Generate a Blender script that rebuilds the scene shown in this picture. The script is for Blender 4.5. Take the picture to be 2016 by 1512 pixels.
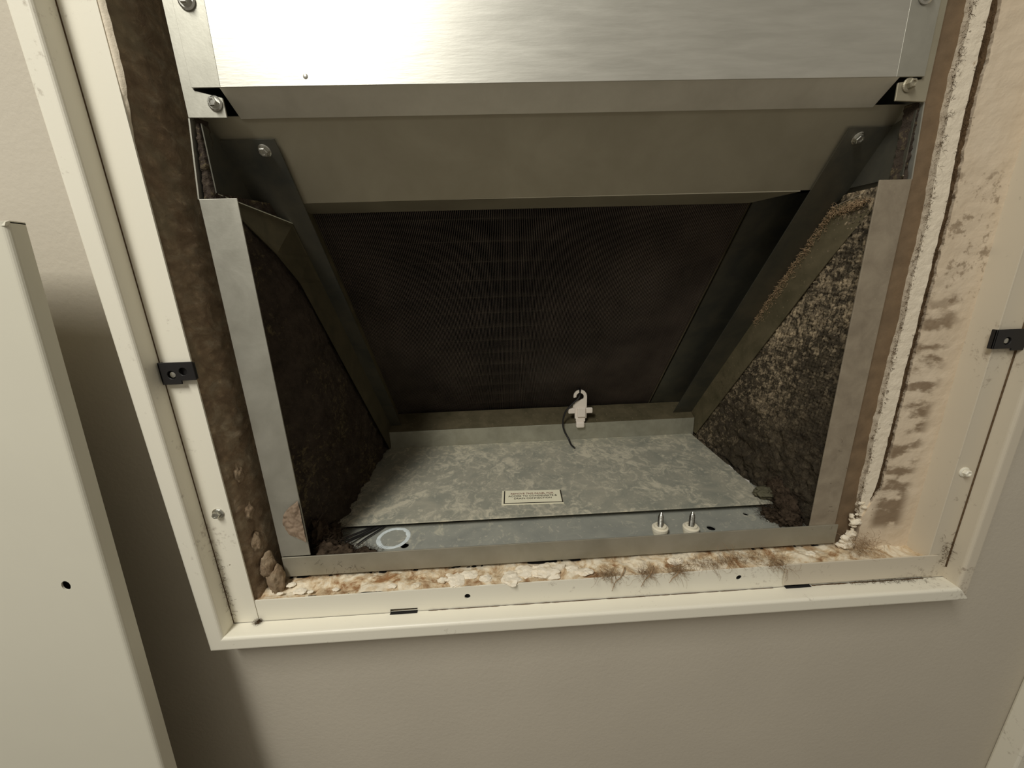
import bpy, bmesh, math, random
from mathutils import Vector, Matrix, noise

for o in list(bpy.data.objects):
    bpy.data.objects.remove(o, do_unlink=True)
scene = bpy.context.scene
COL = scene.collection

# ------------------------------------------------------------------ camera
cam_d = bpy.data.cameras.new('camera')
cam = bpy.data.objects.new('camera', cam_d)
COL.objects.link(cam)
scene.camera = cam
cam_d.sensor_width = 36.0
cam_d.lens = 750.0 / 2016.0 * 36.0
cam_d.clip_start = 0.01
RGT = Vector((0.99832997, -0.04734088, -0.03310752))
UPV = Vector((0.04451736, 0.26520551, 0.96316366))
FWD = Vector((0.03681672, 0.96302901, -0.2668701))
rot = Matrix((RGT, UPV, -FWD)).transposed().to_4x4()
cam.matrix_world = Matrix.Translation((-0.05678512, -0.30159751, 0.25777082)) @ rot

# ------------------------------------------------------------------ light
world = bpy.data.worlds.new('room_ambient')
scene.world = world
world.use_nodes = True
bgn = world.node_tree.nodes['Background']
bgn.inputs[0].default_value = (1.0, 0.91, 0.76, 1)
bgn.inputs[1].default_value = 0.27

def area(name, loc, target, sx, sy, power, col):
    d = bpy.data.lights.new(name, 'AREA')
    d.shape = 'RECTANGLE'; d.size = sx; d.size_y = sy
    d.energy = power; d.color = col
    o = bpy.data.objects.new(name, d); COL.objects.link(o)
    o.location = loc
    dv = Vector(target) - Vector(loc)
    o.rotation_euler = dv.to_track_quat('-Z', 'Y').to_euler()
    return o
area('ceiling_light', (-0.52, -0.76, 1.16), (-0.58, -0.14, 0.0), 0.20, 0.56, 15.0, (1.0, 0.98, 0.91))

vs = scene.view_settings
vs.view_transform = 'Standard'; vs.look = 'None'; vs.gamma = 1.0
vs.use_curve_mapping = False
vs.exposure = -0.05

# ------------------------------------------------------------------ helpers
def link(o, parent=None):
    COL.objects.link(o)
    if parent is not None:
        o.parent = parent
    return o

def tag(o, label=None, cat=None, group=None, kind=None):
    if label: o['label'] = label
    if cat: o['category'] = cat
    if group: o['group'] = group
    if kind: o['kind'] = kind
    return o

def thing(name, label, cat, loc=(0, 0, 0), group=None):
    o = bpy.data.objects.new(name, None); link(o)
    o.location = loc; o.empty_display_size = 0.01
    return tag(o, label, cat, group)

def put(o, parent):
    """parent while keeping world-space vertices (things sit at their own base)"""
    if parent is not None:
        o.parent = parent
        p = parent; off = Vector((0, 0, 0))
        while p is not None:
            off += p.location; p = p.parent
        o.location = -off
    return o

def mobj(name, verts, faces, mat, parent=None, smooth=False, bevel=0.0, recalc=True):
    me = bpy.data.meshes.new(name)
    bm = bmesh.new()
    vv = [bm.verts.new(v) for v in verts]
    for f in faces:
        try: bm.faces.new([vv[i] for i in f])
        except ValueError: pass
    if recalc: bmesh.ops.recalc_face_normals(bm, faces=bm.faces)
    if bevel > 0:
        ed = [e for e in bm.edges if e.is_manifold and e.calc_face_angle(0) > 0.5]
        bmesh.ops.bevel(bm, geom=ed, offset=bevel, segments=2, affect='EDGES', profile=0.5, clamp_overlap=True)
    if smooth:
        for f in bm.faces: f.smooth = True
    bm.to_mesh(me); bm.free()
    me.materials.append(mat)
    o = bpy.data.objects.new(name, me)
    COL.objects.link(o)
    return put(o, parent)

BOXF = [(0, 1, 2, 3), (7, 6, 5, 4), (0, 4, 5, 1), (1, 5, 6, 2), (2, 6, 7, 3), (3, 7, 4, 0)]
def boxv(x0, x1, y0, y1, z0, z1):
    return [(x0, y0, z0), (x1, y0, z0), (x1, y1, z0), (x0, y1, z0), (x0, y0, z1), (x1, y0, z1), (x1, y1, z1), (x0, y1, z1)]
def box(name, x0, x1, y0, y1, z0, z1, mat, parent=None, bevel=0.0004):
    return mobj(name, boxv(x0, x1, y0, y1, z0, z1), BOXF, mat, parent, bevel=bevel)

def circ(cx, cy, r, n=16, ry=None):
    ry = ry or r
    return [(cx + r * math.cos(2 * math.pi * i / n), cy + ry * math.sin(2 * math.pi * i / n)) for i in range(n)]

def plate(name, outer, holes, origin, U, V, T, mat, parent=None, bevel=0.0):
    """flat sheet with holes: 2D loops in the (U,V) plane, extruded by vector T"""
    O = Vector(origin); U = Vector(U); V = Vector(V); T = Vector(T)
    bm = bmesh.new(); edges = []
    for loop in [outer] + list(holes):
        vv = [bm.verts.new(O + U * a + V * b) for a, b in loop]
        for i in range(len(vv)):
            edges.append(bm.edges.new((vv[i], vv[(i + 1) % len(vv)])))
    if holes:
        bmesh.ops.triangle_fill(bm, use_beauty=True, use_dissolve=False, edges=edges)
    else:
        bm.faces.new(list(bm.verts))
    r = bmesh.ops.extrude_face_region(bm, geom=list(bm.faces))
    bmesh.ops.translate(bm, vec=T, verts=[g for g in r['geom'] if isinstance(g, bmesh.types.BMVert)])
    bmesh.ops.recalc_face_normals(bm, faces=bm.faces)
    if bevel:
        ed = [e for e in bm.edges if e.is_manifold and e.calc_face_angle(0) > 0.5]
        bmesh.ops.bevel(bm, geom=ed, offset=bevel, segments=1, affect='EDGES', clamp_overlap=True)
    me = bpy.data.meshes.new(name); bm.to_mesh(me); bm.free(); me.materials.append(mat)
    o = bpy.data.objects.new(name, me); COL.objects.link(o)
    return put(o, parent)

def sheet(name, pts, thick, mat, parent=None, bevel=0.0):
    """thin sheet from a planar 3D polygon, thickened along its normal by thick"""
    P = [Vector(p) for p in pts]
    n = Vector((0, 0, 0))
    for i in range(len(P)):
        n += P[i].cross(P[(i + 1) % len(P)])
    n.normalize()
    k = len(P)
    v = P + [p + n * thick for p in P]
    f = [tuple(range(k)), tuple(range(2 * k - 1, k - 1, -1))] + [(i, (i + 1) % k, k + (i + 1) % k, k + i) for i in range(k)]
    return mobj(name, v, f, mat, parent, bevel=bevel)

def grid(name, fn, nu, nv, mat, parent=None, smooth=True):
    v = []; f = []
    for j in range(nv + 1):
        for i in range(nu + 1):
            v.append(fn(i / nu, j / nv))
    for j in range(nv):
        for i in range(nu):
            a = j * (nu + 1) + i
            f.append((a, a + 1, a + nu + 2, a + nu + 1))
    return mobj(name, v, f, mat, parent, smooth=smooth, recalc=False)

def lathe_into(V, F, prof, n, M):
    b = len(V)
    for r, h in prof:
        for i in range(n):
            a = 2 * math.pi * i / n
            V.append(M @ Vector((r * math.cos(a), r * math.sin(a), h)))
    for k in range(len(prof) - 1):
        for i in range(n):
            F.append((b + k * n + i, b + k * n + (i + 1) % n, b + (k + 1) * n + (i + 1) % n, b + (k + 1) * n + i))
    F.append(tuple(b + i for i in range(n))[::-1]); e = b + (len(prof) - 1) * n
    F.append(tuple(e + i for i in range(n)))

def tube_into(V, F, pts, r, n=6, r1=None):
    pts = [Vector(p) for p in pts]; b = len(V); m = len(pts)
    up = Vector((0.3, 0.2, 1)).normalized()
    for k, p in enumerate(pts):
        t = (pts[min(k + 1, m - 1)] - pts[max(k - 1, 0)])
        if t.length < 1e-9: t = Vector((0, 0, 1))
        t.normalize()
        a = t.cross(up)
        if a.length < 1e-4: a = t.cross(Vector((1, 0, 0)))
        a.normalize(); c = t.cross(a)
        rr = r if r1 is None else r + (r1 - r) * k / (m - 1)
        for i in range(n):
            an = 2 * math.pi * i / n
            V.append(p + (a * math.cos(an) + c * math.sin(an)) * rr)
    for k in range(m - 1):
        for i in range(n):
            F.append((b + k * n + i, b + k * n + (i + 1) % n, b + (k + 1) * n + (i + 1) % n, b + (k + 1) * n + i))
    F.append(tuple(b + i for i in range(n))[::-1]); e = b + (m - 1) * n
    F.append(tuple(e + i for i in range(n)))

def smooth_pts(pts, k=6):
    P = [Vector(p) for p in pts]; P = [2 * P[0] - P[1]] + P + [2 * P[-1] - P[-2]]
    out = []
    for i in range(1, len(P) - 2):
        for s in range(k):
            t = s / k
            a, b, c, d = P[i - 1], P[i], P[i + 1], P[i + 2]
            out.append(0.5 * ((2 * b) + (c - a) * t + (2 * a - 5 * b + 4 * c - d) * t * t + (3 * b - a - 3 * c + d) * t ** 3))
    out.append(P[-2]); return out

def frame_mat(loc, normal):
    q = Vector(normal).to_track_quat('Z', 'Y')
    return Matrix.Translation(loc) @ q.to_matrix().to_4x4()

def nz(p, s, o=0.0):
    return noise.noise(Vector(p) * s + Vector((o, o * 1.7, -o)))
def fb(p, s, oct=4, o=0.0):
    return noise.fractal(Vector(p) * s + Vector((o, -o, o * 0.5)), 1.0, 2.0, oct)

# ------------------------------------------------------------------ materials
def newmat(name):
    m = bpy.data.materials.new(name); m.use_nodes = True
    nt = m.node_tree; b = nt.nodes['Principled BSDF']
    return m, nt, b
def c4(c): return (c[0], c[1], c[2], 1)
def srgb(r, g, b):
    f = lambda u: ((u / 255.0 + 0.055) / 1.055) ** 2.4 if u > 10 else u / 255.0 / 12.92
    return (f(r), f(g), f(b))

def coord(nt, scale=(1, 1, 1)):
    tc = nt.nodes.new('ShaderNodeNewGeometry')
    mp = nt.nodes.new('ShaderNodeMapping')
    mp.inputs['Scale'].default_value = scale
    nt.links.new(tc.outputs['Position'], mp.inputs['Vector'])
    return mp.outputs[0]
def tnoise(nt, vec, scale, detail=5, rough=0.6, dist=0.0):
    n = nt.nodes.new('ShaderNodeTexNoise')
    n.inputs['Scale'].default_value = scale; n.inputs['Detail'].default_value = detail
    n.inputs['Roughness'].default_value = rough; n.inputs['Distortion'].default_value = dist
    nt.links.new(vec, n.inputs['Vector']); return n.outputs['Fac']
def ramp(nt, fac, stops):
    r = nt.nodes.new('ShaderNodeValToRGB')
    el = r.color_ramp.elements
    while len(el) < len(stops): el.new(0.5)
    for e, (p, c) in zip(el, stops):
        e.position = p; e.color = c4(c) if len(c) == 3 else c
    nt.links.new(fac, r.inputs[0]); return r.outputs[0]
def mix(nt, fac, a, b):
    m = nt.nodes.new('ShaderNodeMix'); m.data_type = 'RGBA'
    if isinstance(fac, float): m.inputs[0].default_value = fac
    else: nt.links.new(fac, m.inputs[0])
    for s, v in ((6, a), (7, b)):
        if isinstance(v, tuple): m.inputs[s].default_value = c4(v)
        else: nt.links.new(v, m.inputs[s])
    return m.outputs[2]
def bump(nt, b, h, strength, dist):
    n = nt.nodes.new('ShaderNodeBump')
    n.inputs['Strength'].default_value = strength; n.inputs['Distance'].default_value = dist
    nt.links.new(h, n.inputs['Height']); nt.links.new(n.outputs[0], b.inputs['Normal'])

def plain(name, col, rough=0.5, metal=0.0, var=0.08, nscale=40, bmp=0.0, bscale=300, bdist=0.0006, spec=0.5, stretch=(1, 1, 1)):
    m, nt, b = newmat(name)
    v = coord(nt, stretch)
    n = tnoise(nt, v, nscale)
    lo = tuple(c * (1 - var) for c in col); hi = tuple(min(1, c * (1 + var)) for c in col)
    nt.links.new(ramp(nt, n, [(0.3, lo), (0.7, hi)]), b.inputs['Base Color'])
    b.inputs['Roughness'].default_value = rough; b.inputs['Metallic'].default_value = metal
    b.inputs['Specular IOR Level'].default_value = spec
    if bmp: bump(nt, b, tnoise(nt, v, bscale, 4), bmp, bdist)
    return m

WALL = plain('painted_drywall', srgb(194, 186, 170), 0.75, 0, 0.03, 8, 0.35, 260, 0.0008, 0.3)
# white enamel of the frame with a little dust
def enamel(name, col, dust, amt):
    m, nt, b = newmat(name); v = coord(nt)
    n = tnoise(nt, v, 220, 6, 0.7); n2 = tnoise(nt, v, 18, 3)
    mu = nt.nodes.new('ShaderNodeMath'); mu.operation = 'MULTIPLY'
    nt.links.new(n, mu.inputs[0]); nt.links.new(n2, mu.inputs[1])
    f = ramp(nt, mu.outputs[0], [(0.34, (0, 0, 0)), (0.44, (amt, amt, amt))])
    nt.links.new(mix(nt, f, col, dust), b.inputs['Base Color'])
    b.inputs['Roughness'].default_value = 0.42
    bump(nt, b, tnoise(nt, v, 500, 2), 0.08, 0.0004)
    return m
ENAMEL = enamel('white_enamel', srgb(234, 229, 212), srgb(120, 100, 80), 0.5)
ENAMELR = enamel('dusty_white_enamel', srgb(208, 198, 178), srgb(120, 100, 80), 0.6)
PANELW = plain('panel_enamel', srgb(208, 204, 187), 0.45, 0, 0.02, 10, 0.06, 500, 0.0004)

def galv(name, lo, hi, rough, metal, scale=60, stretch=(1, 1, 1), bmp=0.12, spots=None, rvar=0.1):
    m, nt, b = newmat(name); v = coord(nt, stretch)
    n = tnoise(nt, v, scale, 6, 0.65, 0.4)
    c = ramp(nt, n, [(0.32, lo), (0.68, hi)])
    if spots:
        s = tnoise(nt, coord(nt), 420, 3, 0.6)
        f = ramp(nt, s, [(0.66, (0, 0, 0)), (0.72, (0.8, 0.8, 0.8))])
        c = mix(nt, f, c, spots)
    nt.links.new(c, b.inputs['Base Color'])
    b.inputs['Metallic'].default_value = metal
    rr = nt.nodes.new('ShaderNodeMapRange')
    rr.inputs['To Min'].default_value = rough - rvar; rr.inputs['To Max'].default_value = rough + rvar
    nt.links.new(n, rr.inputs[0]); nt.links.new(rr.outputs[0], b.inputs['Roughness'])
    bump(nt, b, tnoise(nt, coord(nt, stretch), 350, 3), bmp, 0.0004)
    return m
GALV = galv('galvanized_sheet', srgb(174, 172, 160), srgb(190, 188, 176), 0.48, 0.75, 30)
COVER = galv('bright_galvanized', srgb(204, 202, 192), srgb(216, 214, 204), 0.45, 0.9, 90, (0.25, 1, 2.0), 0.15, rvar=0.04)
LIPM = galv('lip_galvanized', srgb(214, 210, 196), srgb(226, 222, 208), 0.45, 0.5, 40)
DULL = galv('dull_galvanized', srgb(162, 155, 134), srgb(174, 167, 146), 0.5, 0.55, 16)
DARKM = galv('dirty_bracket_metal', srgb(96, 98, 92), srgb(120, 116, 102), 0.42, 0.7, 30)
OLIVE = galv('dusty_olive_metal', srgb(84, 78, 56), srgb(110, 100, 76), 0.7, 0.25, 45, spots=srgb(160, 140, 112))
OLIVED = galv('dark_olive_metal', srgb(68, 63, 45), srgb(88, 80, 58), 0.75, 0.2, 45)
GALVD = galv('dusty_galvanized', srgb(140, 128, 110), srgb(164, 152, 132), 0.62, 0.3, 55, spots=srgb(186, 170, 145))
STEEL = galv('zinc_screw', srgb(190, 190, 182), srgb(215, 213, 205), 0.28, 1.0, 200)

# stained floor metal: mineral deposits, water marks
def floor_mat(name, base_lo, base_hi, dep_col, lo, hi):
    m, nt, b = newmat(name); v = coord(nt)
    base = ramp(nt, tnoise(nt, v, 28, 5, 0.6, 0.8), [(0.3, base_lo), (0.7, base_hi)])
    big = tnoise(nt, v, 16, 4, 0.6, 1.0)
    d1 = tnoise(nt, coord(nt, (1, 0.8, 1)), 85, 7, 0.72, 1.2)
    ad = nt.nodes.new('ShaderNodeMath'); ad.operation = 'MULTIPLY_ADD'
    nt.links.new(big, ad.inputs[0]); ad.inputs[1].default_value = 0.55; nt.links.new(d1, ad.inputs[2])
    f = ramp(nt, ad.outputs[0], [(lo, (0, 0, 0)), (hi, (0.85, 0.85, 0.85))])
    c = mix(nt, f, base, dep_col)
    sp = ramp(nt, tnoise(nt, v, 260, 2, 0.5), [(0.66, (0, 0, 0)), (0.72, (0.9, 0.9, 0.9))])
    sp2 = nt.nodes.new('ShaderNodeMath'); sp2.operation = 'MULTIPLY'
    nt.links.new(sp, sp2.inputs[0]); nt.links.new(big, sp2.inputs[1])
    c = mix(nt, sp2.outputs[0], c, srgb(225, 218, 198))
    nt.links.new(c, b.inputs['Base Color'])
    b.inputs['Metallic'].default_value = 0.25; b.inputs['Roughness'].default_value = 0.55
    bump(nt, b, ad.outputs[0], 0.15, 0.0008)
    return m
FLOORM = floor_mat('stained_cover_plate', srgb(158, 159, 146), srgb(192, 187, 168), srgb(230, 222, 198), 0.75, 0.92)
FLOOR2 = floor_mat('stained_base_pan', srgb(154, 156, 148), srgb(178, 178, 166), srgb(208, 204, 184), 0.84, 0.98)

# black fibrous liner with dust
def liner(name, dark, mid, light, lo, hi, scale=160, zlo=None, zhi=None):
    m, nt, b = newmat(name); v = coord(nt)
    c = ramp(nt, tnoise(nt, v, 60, 5, 0.7), [(0.3, dark), (0.75, mid)])
    big = tnoise(nt, v, 11, 3)
    s = tnoise(nt, v, scale, 5, 0.75, 0.6)
    ad = nt.nodes.new('ShaderNodeMath'); ad.operation = 'MULTIPLY_ADD'
    nt.links.new(big, ad.inputs[0]); ad.inputs[1].default_value = 0.6; nt.links.new(s, ad.inputs[2])
    f = ramp(nt, ad.outputs[0], [(lo, (0, 0, 0)), (hi, (0.8, 0.8, 0.8))])
    if zlo is not None:
        g = nt.nodes.new('ShaderNodeNewGeometry'); sp = nt.nodes.new('ShaderNodeSeparateXYZ')
        nt.links.new(g.outputs['Position'], sp.inputs[0])
        # crusted band runs parallel to the sloping bracket: z + 1.25 y
        q = nt.nodes.new('ShaderNodeMath'); q.operation = 'MULTIPLY_ADD'
        nt.links.new(sp.outputs[1], q.inputs[0]); q.inputs[1].default_value = 1.0; nt.links.new(sp.outputs[2], q.inputs[2])
        k = nt.nodes.new('ShaderNodeMapRange'); k.interpolation_type = 'SMOOTHSTEP'
        k.inputs['From Min'].default_value = zlo; k.inputs['From Max'].default_value = zhi
        k.inputs['To Min'].default_value = 0.12
        nt.links.new(q.outputs[0], k.inputs[0])
        mm = nt.nodes.new('ShaderNodeMath'); mm.operation = 'MULTIPLY'
        nt.links.new(f, mm.inputs[0]); nt.links.new(k.outputs[0], mm.inputs[1]); f = mm.outputs[0]
    nt.links.new(mix(nt, f, c, light), b.inputs['Base Color'])
    b.inputs['Roughness'].default_value = 0.95; b.inputs['Specular IOR Level'].default_value = 0.1
    bump(nt, b, s, 0.8, 0.003)
    return m
LINER = liner('black_duct_liner', srgb(52, 45, 40), srgb(82, 72, 62), srgb(118, 106, 78), 0.86, 1.04)
LINERD = liner('dusty_duct_liner', srgb(52, 47, 40), srgb(86, 77, 62), srgb(200, 180, 148), 0.74, 0.96, 150, 0.13, 0.25)
LINT = plain('grey_brown_lint', srgb(70, 59, 48), 1.0, 0, 0.4, 120, spec=0.05)
LINT2 = plain('brown_dust_hair', srgb(160, 134, 104), 1.0, 0, 0.35, 200, spec=0.05)
FIN = plain('sooty_fin', srgb(104, 93, 84), 0.6, 0.2, 0.35, 18, spec=0.4)
COPPER = plain('sooty_tube', srgb(58, 52, 42), 0.6, 0.3, 0.3, 60)

def foam_mat():
    m, nt, b = newmat('brown_mud'); v = coord(nt)
    n = tnoise(nt, v, 55, 7, 0.7, 0.6)
    c = ramp(nt, n, [(0.25, srgb(140, 114, 88)), (0.5, srgb(178, 154, 124)), (0.72, srgb(208, 192, 164))])
    s = tnoise(nt, v, 24, 3)
    f = ramp(nt, s, [(0.58, (0, 0, 0)), (0.68, (0.7, 0.7, 0.7))])
    nt.links.new(mix(nt, f, c, srgb(176, 160, 130)), b.inputs['Base Color'])
    b.inputs['Roughness'].default_value = 0.9; bump(nt, b, tnoise(nt, v, 150, 7, 0.75, 0.8), 1.0, 0.005)
    return m
FOAM = foam_mat()
WOOD = plain('brown_backing', srgb(118, 98, 74), 0.85, 0, 0.18, 60, 0.3, 180, 0.001)
def plaster_mat(name, lite, mid, dirt, lo, hi, scale):
    m, nt, b = newmat(name); v = coord(nt)
    n = tnoise(nt, v, scale, 7, 0.68, 0.8)
    c = ramp(nt, n, [(lo, dirt), (0.5 * (lo + hi), mid), (hi, lite)])
    nt.links.new(c, b.inputs['Base Color']); b.inputs['Roughness'].default_value = 0.95
    bump(nt, b, tnoise(nt, v, 320, 5, 0.7), 0.5, 0.001)
    return m
PLASTER = plaster_mat('crumbled_plaster', srgb(230, 218, 194), srgb(204, 182, 148), srgb(146, 108, 70), 0.38, 0.58, 48)
CHUNK = plaster_mat('plaster_chunk', srgb(238, 228, 208), srgb(222, 208, 182), srgb(176, 152, 120), 0.25, 0.5, 90)
WHITEP = plaster_mat('torn_plaster_edge', srgb(232, 220, 198), srgb(220, 206, 182), srgb(150, 124, 94), 0.24, 0.40, 220)

def drip_mat():
    """cream drywall with brown dust caught in horizontal trowel ripples"""
    m, nt, b = newmat('dusty_rippled_drywall')
    g = nt.nodes.new('ShaderNodeNewGeometry'); sep = nt.nodes.new('ShaderNodeSeparateXYZ')
    nt.links.new(g.outputs['Position'], sep.inputs[0])
    def math_(op, a, bb=None, c=None):
        n = nt.nodes.new('ShaderNodeMath'); n.operation = op
        for i, v in enumerate((a, bb, c)):
            if v is None: continue
            if isinstance(v, (int, float)): n.inputs[i].default_value = v
            else: nt.links.new(v, n.inputs[i])
        return n.outputs[0]
    def mr(v, a, b2):
        n = nt.nodes.new('ShaderNodeMapRange'); n.interpolation_type = 'SMOOTHSTEP'
        n.inputs['From Min'].default_value = a; n.inputs['From Max'].default_value = b2
        nt.links.new(v, n.inputs[0]); return n.outputs[0]
    v = coord(nt)
    wob = tnoise(nt, v, 40, 3)
    ph = math_('MULTIPLY_ADD', wob, 11.0, math_('MULTIPLY', sep.outputs[2], 2 * math.pi / 0.0185))
    sn = math_('SINE', ph)
    xm = math_('MULTIPLY', mr(sep.outputs[0], 0.286, 0.296), math_('SUBTRACT', 1.0, mr(sep.outputs[0], 0.313, 0.325)))
    zm = math_('MULTIPLY', mr(sep.outputs[2], 0.012, 0.024), math_('SUBTRACT', 1.0, mr(sep.outputs[2], 0.20, 0.26)))
    low = mr(math_('SUBTRACT', 0.12, sep.outputs[2]), 0.02, 0.09)
    n2 = tnoise(nt, coord(nt, (0.55, 1, 1.2)), 80, 4, 0.6)
    s = math_('MULTIPLY_ADD', sn, 0.09, math_('MULTIPLY_ADD', low, 0.13, n2))
    s = math_('MULTIPLY', math_('MULTIPLY', xm, zm), mr(s, 0.43, 0.63))
    # small soot patches higher up
    n3 = tnoise(nt, v, 95, 4, 0.7)
    zm2 = math_('MULTIPLY', mr(sep.outputs[2], 0.20, 0.25), math_('SUBTRACT', 1.0, mr(sep.outputs[2], 0.315, 0.335)))
    s2 = math_('MULTIPLY', math_('MULTIPLY', zm2, mr(n3, 0.52, 0.64)), 0.75)
    tot = math_('MINIMUM', math_('ADD', s, s2), 1.0)
    base = ramp(nt, tnoise(nt, v, 22, 4), [(0.3, srgb(212, 194, 168)), (0.7, srgb(222, 206, 182))])
    c = mix(nt, math_('MULTIPLY', tot, 0.85), base, srgb(122, 100, 74))
    nt.links.new(c, b.inputs['Base Color']); b.inputs['Roughness'].default_value = 0.9
    bump(nt, b, tnoise(nt, v, 260, 5, 0.7), 0.25, 0.0008)
    return m
DRYW = drip_mat()
BLACKP = plain('black_steel_clip', srgb(34, 32, 32), 0.5, 0.2, 0.15, 90)
RUBBER = plain('black_wire_jacket', srgb(28, 26, 26), 0.5, 0, 0.2, 90)
NYLON = plain('cream_nylon', srgb(236, 228, 206), 0.4, 0, 0.03, 60)
WPLAST = plain('white_plastic', srgb(236, 226, 214), 0.4, 0, 0.03, 60)
PAPER = plain('cream_label_paper', srgb(240, 234, 206), 0.6, 0, 0.03, 80)
INK = plain('dark_ink', srgb(52, 46, 36), 0.7, 0, 0.05, 80)
REDINK = plain('brown_red_ink', srgb(122, 74, 62), 0.7, 0, 0.05, 80)
CHALK = plain('white_mineral_mark', srgb(214, 222, 222), 0.9, 0, 0.15, 200, spec=0.1)
TAPE = plain('brown_clear_tape', srgb(158, 138, 118), 0.12, 0.3, 0.15, 60)
DARK = plain('dark_cavity_shade', srgb(22, 20, 18), 0.9, 0, 0.1, 40)
FLOORC = plain('grey_floor', srgb(120, 112, 102), 0.7, 0, 0.1, 20)
DUST = plain('settled_dust', srgb(96, 78, 58), 1.0, 0, 0.3, 300, spec=0.05)

# ------------------------------------------------------------------ strands / screws / chunks
def strands(name, spots, n, length, r, seed, mat, parent=None, wander=0.9, flat=0.35, bias=(0, 0, 0)):
    rnd = random.Random(seed); V = []; F = []
    for k in range(n):
        c, rad = spots[rnd.randrange(len(spots))]
        p = Vector(c) + Vector((rnd.gauss(0, rad[0]), rnd.gauss(0, rad[1]), rnd.gauss(0, rad[2])))
        d = Vector((rnd.gauss(0, 1), rnd.gauss(0, 1), rnd.gauss(0, 1) * flat)).normalized()
        seg = 5; L = length * rnd.uniform(0.4, 1.3); pts = [p.copy()]
        for s in range(seg):
            d = (d + Vector((rnd.gauss(0, wander), rnd.gauss(0, wander), rnd.gauss(0, wander) * flat)) * 0.6 + Vector(bias) * 0.4).normalized()
            p = p + d * L / seg; pts.append(p.copy())
        tube_into(V, F, pts, r, 3, r * 0.5)
    o = mobj(name, V, F, mat, parent, smooth=True, recalc=False)
    return o

def blob(name, c, size, seed, mat, parent=None, sub=3, amp=0.35, sc=1.4):
    bm = bmesh.new(); bmesh.ops.create_icosphere(bm, subdivisions=sub, radius=1.0)
    for v in bm.verts:
        p = v.co.copy()
        k = 1 + amp * noise.fractal(p * sc + Vector((seed * 3.1, seed, -seed)), 1.0, 2.0, 4)
        v.co = Vector((p.x * size[0] * k, p.y * size[1] * k, p.z * size[2] * k)) + Vector(c)
    for f in bm.faces: f.smooth = sub > 3
    me = bpy.data.meshes.new(name); bm.to_mesh(me); bm.free(); me.materials.append(mat)
    o = bpy.data.objects.new(name, me); COL.objects.link(o)
    return put(o, parent)

def hex_screw(name, loc, nrm, parent, r=0.0036, mat=None, hgt=0.0042):
    """hex head with integral washer"""
    M = frame_mat(loc, nrm); V = []; F = []
    lathe_into(V, F, [(r * 1.5, 0), (r * 1.52, 0.0007), (r * 1.25, 0.0013)], 20, M)
    lathe_into(V, F, [(r, 0.0008), (r, hgt * 0.85), (r * 0.86, hgt), (r * 0.55, hgt), (r * 0.45, hgt * 0.82)], 6, M)
    return mobj(name, V, F, mat or STEEL, parent)

# ================================================================== SETTING
WY = -0.014                       # wall face
# wall with the service opening (a sheet of drywall 14 mm thick)
wall = plate('wall_front', [(-1.5, -0.95), (1.5, -0.95), (1.5, 1.2), (-1.5, 1.2)],
             [[(-0.302, -0.031), (0.357, -0.031), (0.357, 0.66), (-0.302, 0.66)]],
             (0, WY, 0), (1, 0, 0), (0, 0, 1), (0, 0.014, 0), WALL)
tag(wall, 'beige painted drywall around the rectangular service opening', kind='structure')
fl = box('floor', -1.5, 1.5, -1.6, 0.02, -0.98, -0.95, FLOORC, bevel=0)
tag(fl, 'grey floor below the wall', kind='structure')
# vertical casing on the wall at the right, only its foot in view
cs = box('trim_1', 0.498, 0.56, WY - 0.020, WY, -0.95, 1.1, ENAMEL, bevel=0.002)
tag(cs, 'pale vertical casing at the lower right edge of the picture', kind='structure')

# left reveal: brown mud over the cut wall edge
def f_left(u, v):
    z = -0.030 + u * 0.66
    y = -0.0215 + v * 0.085
    x = -0.2765 + 0.004 * min(1, v * 3)
    p = (x * 0.5, y, z)
    ridge = math.exp(-((v - 0.26 - 0.05 * nz((0, 0, z), 14)) / 0.11) ** 2)
    amp = 0.0005 + 0.0026 * ridge
    lowz = max(0.0, min(1.0, (0.24 - z) / 0.2))
    x += amp * (0.5 + fb(p, 110, 5)) + lowz * 0.0035 * max(0, fb(p, 45, 4, 3.3)) + 0.0005 * fb(p, 240, 3) * (1 if v < 0.4 else .3)
    if v == 0: x = -0.279
    return (x, y + 0.001 * nz(p, 120), z)
wl = grid('wall_left', f_left, 420, 26, FOAM)
tag(wl, 'rough brown mud on the left side of the opening', kind='structure')
# thin pale plaster edge along the upper left flange
def f_le(u, v):
    z = 0.335 + u * 0.30
    return (-0.2785 + v * (0.0058 + 0.0009 * nz((0, 0, z), 160)) * min(1, u * 6), -0.0205 - 0.002 * math.sin(v * math.pi), z)
le = grid('plaster_edge', f_le, 90, 5, WHITEP, wl)

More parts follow.
